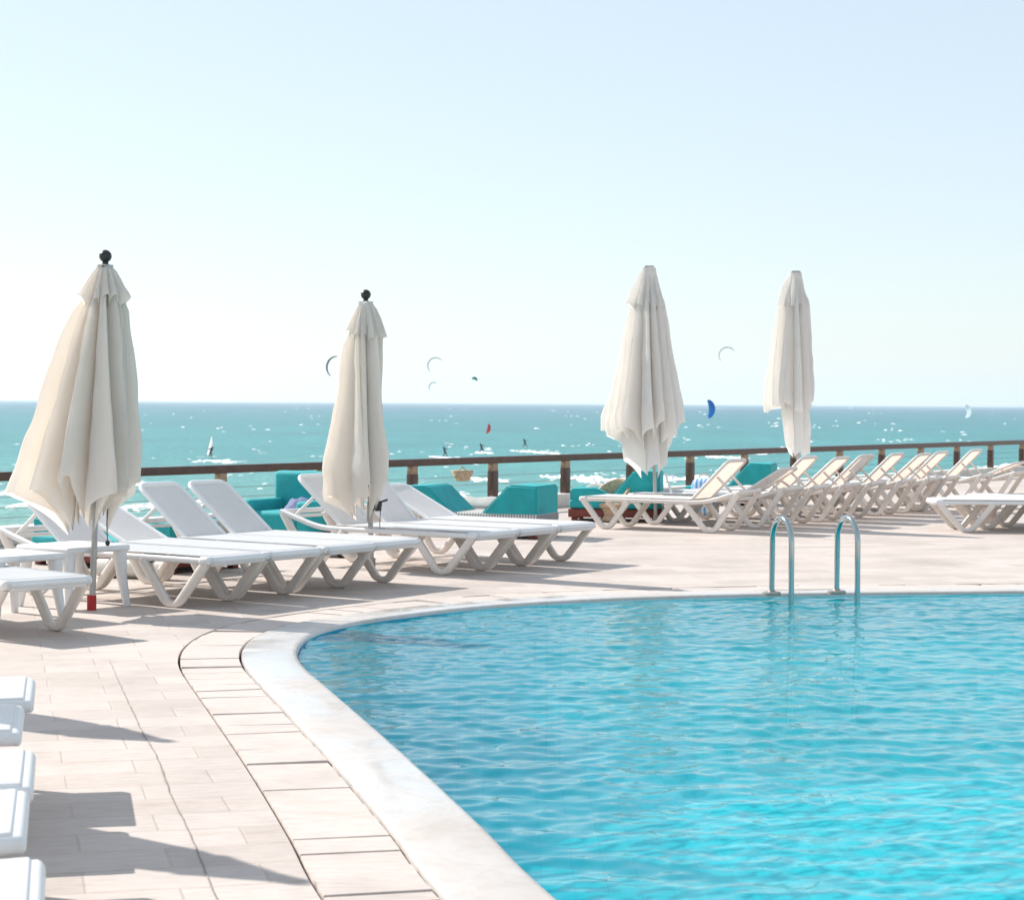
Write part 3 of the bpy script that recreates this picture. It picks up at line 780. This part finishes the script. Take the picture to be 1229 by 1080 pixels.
# ------------------------------------------------------------------ pool basin and water
bm = bmesh.new()
ring_strip(bm, [lift(off(-.002), -.02), lift(off(-.002), -1.25), lift(off(-.25), -1.35)])
inner = [v for v in bm.verts if abs(v.co.z+1.35) < 1e-4]
fl = bm.faces.new(inner); bmesh.ops.triangulate(bm, faces=[fl]); bmesh.ops.recalc_face_normals(bm, faces=bm.faces[:])
for f in bm.faces:
    if abs(f.normal.z) > .9 and f.normal.z < 0: f.normal_flip()
def basin_material():
    m, ns, ln, b = new_mat('blue_pool_mosaic')
    tc = N(ns, 'ShaderNodeTexCoord')
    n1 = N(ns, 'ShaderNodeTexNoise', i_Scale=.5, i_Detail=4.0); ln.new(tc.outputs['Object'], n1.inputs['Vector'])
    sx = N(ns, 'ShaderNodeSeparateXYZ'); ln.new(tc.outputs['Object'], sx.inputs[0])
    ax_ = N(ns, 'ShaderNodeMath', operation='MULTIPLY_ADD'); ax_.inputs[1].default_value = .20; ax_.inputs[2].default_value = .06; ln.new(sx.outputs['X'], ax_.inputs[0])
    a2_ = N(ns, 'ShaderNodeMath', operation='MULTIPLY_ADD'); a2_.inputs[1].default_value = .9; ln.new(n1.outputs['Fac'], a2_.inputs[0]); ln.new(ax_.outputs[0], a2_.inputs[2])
    r1 = ramp(ns, [(.33, (.01, .32, .52)), (.53, (.22, .86, .94)), (.70, (.62, .97, .98))]); ln.new(a2_.outputs[0], r1.inputs[0])  # floor colour darker to the left, standing in for light lost in depth
    br = N(ns, 'ShaderNodeTexBrick', offset=0); br.inputs['Scale'].default_value = 1
    br.inputs['Brick Width'].default_value = .2; br.inputs['Row Height'].default_value = .2; br.inputs['Mortar Size'].default_value = .006
    br.inputs['Color1'].default_value = (1, 1, 1, 1); br.inputs['Color2'].default_value = (.82, .86, .9, 1); br.inputs['Mortar'].default_value = (.7, .8, .85, 1)
    ln.new(tc.outputs['Object'], br.inputs['Vector'])
    mul = N(ns, 'ShaderNodeMixRGB', blend_type='MULTIPLY'); mul.inputs[0].default_value = 1
    ln.new(r1.outputs[0], mul.inputs[1]); ln.new(br.outputs[0], mul.inputs[2]); ln.new(mul.outputs[0], b.inputs['Base Color'])
    b.inputs['Roughness'].default_value = .5
    return m
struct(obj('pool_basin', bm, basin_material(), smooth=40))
def pool_water_material():
    m, ns, ln, b = new_mat('pool_water'); out = ns['Material Output']; ns.remove(b)
    fr = N(ns, 'ShaderNodeFresnel', i_IOR=1.23); gl = N(ns, 'ShaderNodeBsdfGlossy', i_Roughness=.0); gl.inputs['Color'].default_value = (1, 1, 1, 1)
    rf = N(ns, 'ShaderNodeBsdfRefraction', i_IOR=1.33, i_Roughness=0.0); rf.inputs['Color'].default_value = (.22, .97, 1, 1)
    df = N(ns, 'ShaderNodeBsdfDiffuse'); df.inputs['Color'].default_value = (.0, .68, .84, 1)
    tr = N(ns, 'ShaderNodeBsdfTransparent'); tr.inputs['Color'].default_value = (.22, .97, 1, 1)
    m1 = N(ns, 'ShaderNodeMixShader'); m1.inputs[0].default_value = .36; ln.new(rf.outputs[0], m1.inputs[1]); ln.new(df.outputs[0], m1.inputs[2])
    m2 = N(ns, 'ShaderNodeMixShader'); m2.inputs[0].default_value = .52; ln.new(m1.outputs[0], m2.inputs[1]); ln.new(tr.outputs[0], m2.inputs[2])
    m3 = N(ns, 'ShaderNodeMixShader'); ln.new(fr.outputs[0], m3.inputs[0]); ln.new(m2.outputs[0], m3.inputs[1]); ln.new(gl.outputs[0], m3.inputs[2])
    ln.new(m3.outputs[0], out.inputs[0]); return m
def wave_h(x, y):
    """ripples: many small sine trains bent by noise"""
    h = 0
    for (kx, ky, a, p) in WAVES:
        h += a*math.sin(kx*x+ky*y+p+1.6*noise.noise(Vector((x*.55+p, y*.55, p))))
    return h
rw = random.Random(5); WAVES = []
for lam, amp, num in ((.8, .0032, 4), (.42, .0042, 7), (.25, .0036, 9), (.15, .0026, 11), (.10, .0013, 12)):
    for _ in range(num):
        a = R(-80)+rw.gauss(0, R(30)); k = 2*math.pi/(lam*rw.uniform(.8, 1.25)); WAVES.append((k*math.cos(a), k*math.sin(a), amp*rw.uniform(.6, 1.2)/num**.5, rw.uniform(0, 6.28)))
from mathutils.geometry import delaunay_2d_cdt
xs = [p.x for p in wcurve]; ys = [p.y for p in wcurve]
def inside(x, y):
    c = False; j = NW-1
    for i in range(NW):
        a, b = wcurve[i], wcurve[j]
        if (a.y > y) != (b.y > y) and x < (b.x-a.x)*(y-a.y)/(b.y-a.y)+a.x: c = not c
        j = i
    return c
# rows of the water mesh: finer where it is seen close, cut to the outline row by row
bm = bmesh.new(); prev = None
def spans(y):
    xx = []
    j = NW-1
    for i in range(NW):
        a, b = wcurve[i], wcurve[j]
        if (a.y > y) != (b.y > y): xx.append((b.x-a.x)*(y-a.y)/(b.y-a.y)+a.x)
        j = i
    return min(xx), max(xx)
ylo, yhi = min(ys)+.02, max(ys)-.004
y = ylo; rowsY = []
while y < yhi: rowsY.append(y); y += (.026 if 5.5 < y else .15)
rowsY.append(yhi)
K = 330
vr = []
for y in rowsY:
    a, b = spans(y); a -= .02; b += .02; row = []
    xr = min(b, .27*max(y, 3)+1.2)
    for i in range(K+1):
        x = a+(xr-a)*i/K
        row.append(bm.verts.new((x, y, WZ+wave_h(x, y))))
    row.append(bm.verts.new((max(b, xr+.01), y, WZ)))
    vr.append(row)
for a, b in zip(vr, vr[1:]):
    for i in range(K+1): bm.faces.new((a[i], a[i+1], b[i+1], b[i]))
water = struct(obj('pool_water', bm, pool_water_material(), smooth=180))

# ------------------------------------------------------------------ sea
SEA_Z = -6.5
def sea_material():
    m, ns, ln, b = new_mat('sea_water')
    geo = N(ns, 'ShaderNodeNewGeometry'); sep = N(ns, 'ShaderNodeSeparateXYZ'); ln.new(geo.outputs['Position'], sep.inputs[0])
    dv = N(ns, 'ShaderNodeMath', operation='DIVIDE'); dv.inputs[1].default_value = 2600; ln.new(sep.outputs['Y'], dv.inputs[0])
    pw = N(ns, 'ShaderNodeMath', operation='POWER'); pw.inputs[1].default_value = .5; ln.new(dv.outputs[0], pw.inputs[0])
    cr = ramp(ns, [(.20, (.17, .36, .30)), (.255, (.075, .30, .275)), (.34, (.025, .25, .25)), (.55, (.018, .20, .22)), (1.0, (.025, .14, .20))]); ln.new(pw.outputs[0], cr.inputs[0])
    mp = N(ns, 'ShaderNodeMapping'); mp.inputs['Scale'].default_value = (.05, .018, 1); ln.new(geo.outputs['Position'], mp.inputs['Vector'])
    n1 = N(ns, 'ShaderNodeTexNoise', i_Scale=1.0, i_Detail=7.0, i_Roughness=.65); ln.new(mp.outputs[0], n1.inputs['Vector'])
    r2 = ramp(ns, [(.3, (.72, .78, .8)), (.7, (1.15, 1.12, 1.1))]); ln.new(n1.outputs['Fac'], r2.inputs[0])  # streaks of water tone, with wave shadows put into the colour
    mul = N(ns, 'ShaderNodeMixRGB', blend_type='MULTIPLY'); mul.inputs[0].default_value = 1
    ln.new(cr.outputs[0], mul.inputs[1]); ln.new(r2.outputs[0], mul.inputs[2]); ln.new(mul.outputs[0], b.inputs['Base Color'])
    n2 = N(ns, 'ShaderNodeTexNoise', i_Scale=.35, i_Detail=6.0, i_Roughness=.6); ln.new(geo.outputs['Position'], n2.inputs['Vector'])
    bp = N(ns, 'ShaderNodeBump', i_Strength=1.0, i_Distance=1.2); ln.new(n2.outputs['Fac'], bp.inputs['Height']); ln.new(bp.outputs[0], b.inputs['Normal'])
    b.inputs['Roughness'].default_value = .35; b.inputs['Specular IOR Level'].default_value = .35
    return m
bm = bmesh.new(); S = 40000
vs = [bm.verts.new((x, y, SEA_Z)) for x, y in ((-8000, -100), (8000, -100), (8000, 15000), (-8000, 15000))]; bm.faces.new(vs)
struct(obj('sea', bm, sea_material(), smooth=0))
# whitecaps: low tumbling crests
def crest(bm, c, wd, h, dp, a, rg, n=7):
    ca, sa = math.cos(a), math.sin(a); rows = []
    for i in range(n+1):
        u = i/n-.5; e = max(.05, math.cos(u*math.pi))**.7; j1, j2 = rg.uniform(.4, 1.2), rg.uniform(.6, 1.3)
        row = []
        for (d, z) in ((-.5, 0), (-.25, .6), (.05, 1), (.5, 0)):
            x, y = u*wd, d*dp*e*j2; row.append(bm.verts.new((c.x+x*ca-y*sa, c.y+x*sa+y*ca, SEA_Z+.02+z*h*e*j1)))
        rows.append(row)
    for p, q in zip(rows, rows[1:]):
        for k in range(3): bm.faces.new((p[k], q[k], q[k+1], p[k+1]))
bm = bmesh.new(); rg = random.Random(12)
for k in range(400):
    y = 484+6+rg.random()**1.25*105; x = rg.uniform(-20, 1250)
    q = P(x, y, SEA_Z)
    if q.y > 4500 or q.y < 130: continue
    clump = noise.noise(Vector((x*.012, y*.06, 2)))
    if clump < .02: continue
    for m_ in range(rg.choice((1, 1, 2, 3))):
        s = q.y/FPX; wpx_ = rg.uniform(2, 7)*(1 if y > 505 else .7)
        crest(bm, q+Vector((rg.gauss(0, 7)*s, rg.gauss(0, 12), 0)), wpx_*s, rg.uniform(.35, 1.1)*s, 1.2+rg.random()*2, rg.gauss(0, .25), rg, 6)
struct(obj('whitecaps', bm, 'foam', smooth=60), 'stuff')
# surf: long broken rollers near the shore
bm = bmesh.new(); rg = random.Random(4)
def roller(x0, y0, x1, y1, hp):
    a, b = P(x0, y0, SEA_Z), P(x1, y1, SEA_Z); s = (a.y+b.y)/2/FPX; n = int(abs(x1-x0)*1.5)
    dr = math.atan2(b.y-a.y, b.x-a.x)
    for i in range(n):
        t = min(1, max(0, (i+rg.random())/n)); e = math.sin(math.pi*t)**.5*(.25+.75*min(1, abs(nz((t*n*.05, 0, y0), 1, 2))*3.2))
        if e < .2: continue
        c = a.lerp(b, t)+Vector((0, rg.gauss(0, 2.2)+nz((t*4, x0, 0), 1)*4, 0))
        crest(bm, c, rg.uniform(2, 7)*s*(.5+e), hp*s*e*rg.uniform(.1, 1.0)**1.4, rg.uniform(1.5, 5), rg.gauss(0, .15), rg, 7)
for r_ in ((648, 572, 740, 578, 7), (690, 576, 800, 579, 6), (770, 578, 850, 572, 5), (500, 597, 560, 594, 4), (588, 595, 640, 596, 6), (690, 600, 760, 596, 5), (1185, 562, 1260, 556, 3),
           (150, 608, 210, 606, 4), (120, 578, 180, 583, 3), (220, 604, 300, 601, 3), (560, 575, 610, 577, 2.5), (460, 603, 500, 600, 3), (20, 605, 60, 607, 2), (0, 590, 40, 592, 2), (880, 545, 930, 544, 2),
           (845, 548, 900, 550, 2), (612, 541, 676, 545, 2.5), (232, 553, 285, 555, 2.2), (570, 543, 592, 544, 2), (515, 548, 556, 551, 3)):
    roller(*r_)
struct(obj('surf', bm, 'foam', smooth=70), 'stuff')

# ------------------------------------------------------------------ kites and riders
def kite(label, px, py, Y, span, thick, a0, a1, rot, mat, squash=1.0):
    q = PD(px, py, Y); s = Y/FPX; r = thing('power_kite', label, 'kite', q, 0, 'kites over the sea')
    n = 18; bm = bmesh.new(); rad = span*s; L = []
    for i in range(n+1):
        t = i/n; a = R(a0+(a1-a0)*t); e = max(.12, math.sin(math.pi*(.04+.92*t)))**.6; ch = thick*s*e
        x, z = math.cos(a)*rad*squash, math.sin(a)*rad
        d = Vector((math.cos(a), 0, math.sin(a)))
        c = Vector((x, 0, z)); L.append(c+d*ch*.4)
        sec = [(-.5, 0), (-.2, .18), (.25, .16), (.5, 0), (.2, -.05), (-.2, .02)]
        L[-1] = [c+d*(ch*u)+Vector((0, -1, 0))*(ch*(u*1.2+v)) for u, v in sec]
    vs = [[bm.verts.new(p) for p in row] for row in L]
    for p, w_ in zip(vs, vs[1:]):
        for k in range(6): bm.faces.new((p[k], p[(k+1) % 6], w_[(k+1) % 6], w_[k]))
    bm.faces.new(vs[0]); bm.faces.new(vs[-1][::-1]); bmesh.ops.recalc_face_normals(bm, faces=bm.faces[:])
    o = obj('canopy', bm, mat, r, 60); o.rotation_euler = (0, rot, R(-35) if mat == 'kite_white' else 0)
    bm = bmesh.new(); tube(bm, [row[3] for row in L], .08*thick*s, 6, side=(0, 1, 0)); o2 = obj('leading_edge', bm, mat, o)
    return r
kite('dark crescent kite left of the second parasol, open to the right', 404, 441, 520, 13, 2.0, 85, 232, 0, 'kite_dark', .9)
kite('larger pale grey crescent kite right of the second parasol', 523, 439, 640, 9.5, 1.3, 40, 225, 0, 'kite_grey')
kite('smaller pale grey crescent kite just under the larger grey one', 521, 465, 700, 6, 1.2, 60, 215, 0, 'kite_grey')
kite('small teal kite high right of the grey crescent kites', 569, 457, 620, 3, 3.2, 20, 160, R(20), 'kite_teal')
kite('small red kite low over the turquoise water', 583, 514, 460, 6, 4.0, -60, 65, R(15), 'kite_red', .6)
kite('bright blue crescent kite on the horizon right of the third parasol', 846, 491, 420, 11, 6.5, -62, 68, R(0), 'kite_blue', .75)
kite('faint grey crescent kite in the sky left of the rightmost parasol', 873, 427, 640, 10, 1.2, 35, 215, 0, 'kite_grey')
kite('white kite low on the horizon near the right edge', 1158, 494, 600, 5.5, 10, -80, 85, R(-10), 'kite_white', .9)
def person(root, h, lean, mat, face=1):
    """crouching rider: one continuous skinned body"""
    me = bpy.data.meshes.new('body'); J = {
        'pelvis': (0, 0, .50), 'chest': (-.10*lean, 0, .74), 'neck': (-.14*lean, 0, .84), 'head': (-.15*lean, 0, .94),
        'kl': (.10, -.10, .30), 'fl': (.16, -.20, .03), 'kr': (-.02, .10, .29), 'fr': (-.14, .20, .03), 'sl': (-.08*lean, -.10, .79), 'sr': (-.08*lean, .10, .79),
        'el': (.10, -.14, .68), 'hl': (.24, -.08, .70), 'er': (.10, .14, .68), 'hr': (.24, .08, .70)}
    names = list(J); ed = [('pelvis', 'chest'), ('chest', 'neck'), ('neck', 'head'), ('pelvis', 'kl'), ('kl', 'fl'), ('pelvis', 'kr'), ('kr', 'fr'), ('chest', 'sl'), ('chest', 'sr'), ('sl', 'el'), ('el', 'hl'), ('sr', 'er'), ('er', 'hr')]
    me.from_pydata([Vector(J[k])*h for k in names], [(names.index(a), names.index(b)) for a, b in ed], [])
    o = bpy.data.objects.new('body', me); C.objects.link(o); o.parent = root; me.materials.append(M[mat])
    sm = o.modifiers.new('skin', 'SKIN'); rad = {'pelvis': .085, 'chest': .10, 'neck': .04, 'head': .065, 'kl': .05, 'kr': .05, 'fl': .035, 'fr': .035, 'sl': .045, 'sr': .045, 'el': .032, 'er': .032, 'hl': .025, 'hr': .025}
    for k, sv in zip(names, me.skin_vertices[0].data): sv.radius = (rad[k]*h, rad[k]*h)
    me.skin_vertices[0].data[0].use_root = True
    o.modifiers.new('sub', 'SUBSURF').render_levels = 1
    return o
def board(root, L):
    bm = bmesh.new(); v = box(bm, (0, 0, .02), (L, .42, .05), None, .02)
    for q in bm.verts: q.co.z += .35*(q.co.x/L)**2*L*.3; q.co.y *= 1-(abs(q.co.x)/(L*.5))**3*.6
    return obj('board', bm, 'kite_white', root)
GK = 'riders on the sea'
for px, py, lab, hh in ((578, 544, 'person kitesurfing in a dark wetsuit under the small red kite', 1.75), (630, 537, 'person kitesurfing in a dark wetsuit with a long white wake', 1.75), (534, 549, 'person kitesurfing in a dark wetsuit in spray right of the second parasol', 1.75)):
    q = P(px, py, SEA_Z); r = thing('person', lab, 'person', q, R(20), GK); person(r, hh, 1, 'wetsuit')
    r2 = thing('kiteboard', 'pale kiteboard under the feet of the '+lab.split('kitesurfing ')[1].replace('in a dark wetsuit ', 'rider '), 'board', q, R(90), 'boards under the riders'); board(r2, 1.5)
q = P(253, 549, SEA_Z); r = thing('person', 'person windsurfing beside a leaning white sail, left of the middle', 'person', q, R(180), GK); person(r, 1.75, 1, 'wetsuit')
r = thing('windsurf_board', 'white windsurf board with a leaning white sail, out on the turquoise water', 'windsurf board', q+Vector((-.8, 0, 0)), 0); board(r, 2.6)
bm = bmesh.new()
def sail(u, v):
    z = .3+3.0*v; x = (.1+1.5*(1-v)**.8*u*1.0)-.05; return Vector((x*.7+.75*v+.1, .15*math.sin(math.pi*u)*(1-v), z))
grid_sheet(bm, sail, 8, 10); obj('sail', bm, 'kite_white', r, 80, solid=.02)
bm = bmesh.new(); tube(bm, [Vector((.1, 0, .05)), Vector((.9, 0, 3.4))], .025, 8); obj('mast', bm, 'black', r)

bm = bmesh.new(); box(bm, (0, 7900, 46.5), (17000, 16100, 108))
hm = bpy.data.materials.new('sea_haze'); hm.use_nodes = True; hn = hm.node_tree.nodes
hn.remove(hn['Principled BSDF']); pv = hn.new('ShaderNodeVolumePrincipled'); pv.inputs['Color'].default_value = (.86, .93, 1, 1)
pv.inputs['Density'].default_value = 0.0001; pv.inputs['Anisotropy'].default_value = .3
hm.node_tree.links.new(pv.outputs[0], hn['Material Output'].inputs['Volume'])
struct(obj('haze', bm, hm, smooth=0), 'stuff')
cy = scene.cycles; cy.volume_bounces = 1
cy.max_bounces = 8; cy.transparent_max_bounces = 12; cy.sample_clamp_indirect = 6; cy.caustics_reflective = False
# sunlight focused by the ripples onto the pool floor
sd.cycles.is_caustics_light = True
water.cycles.is_caustics_caster = True
bpy.data.objects['pool_basin'].cycles.is_caustics_receiver = True
cy.caustics_refractive = True
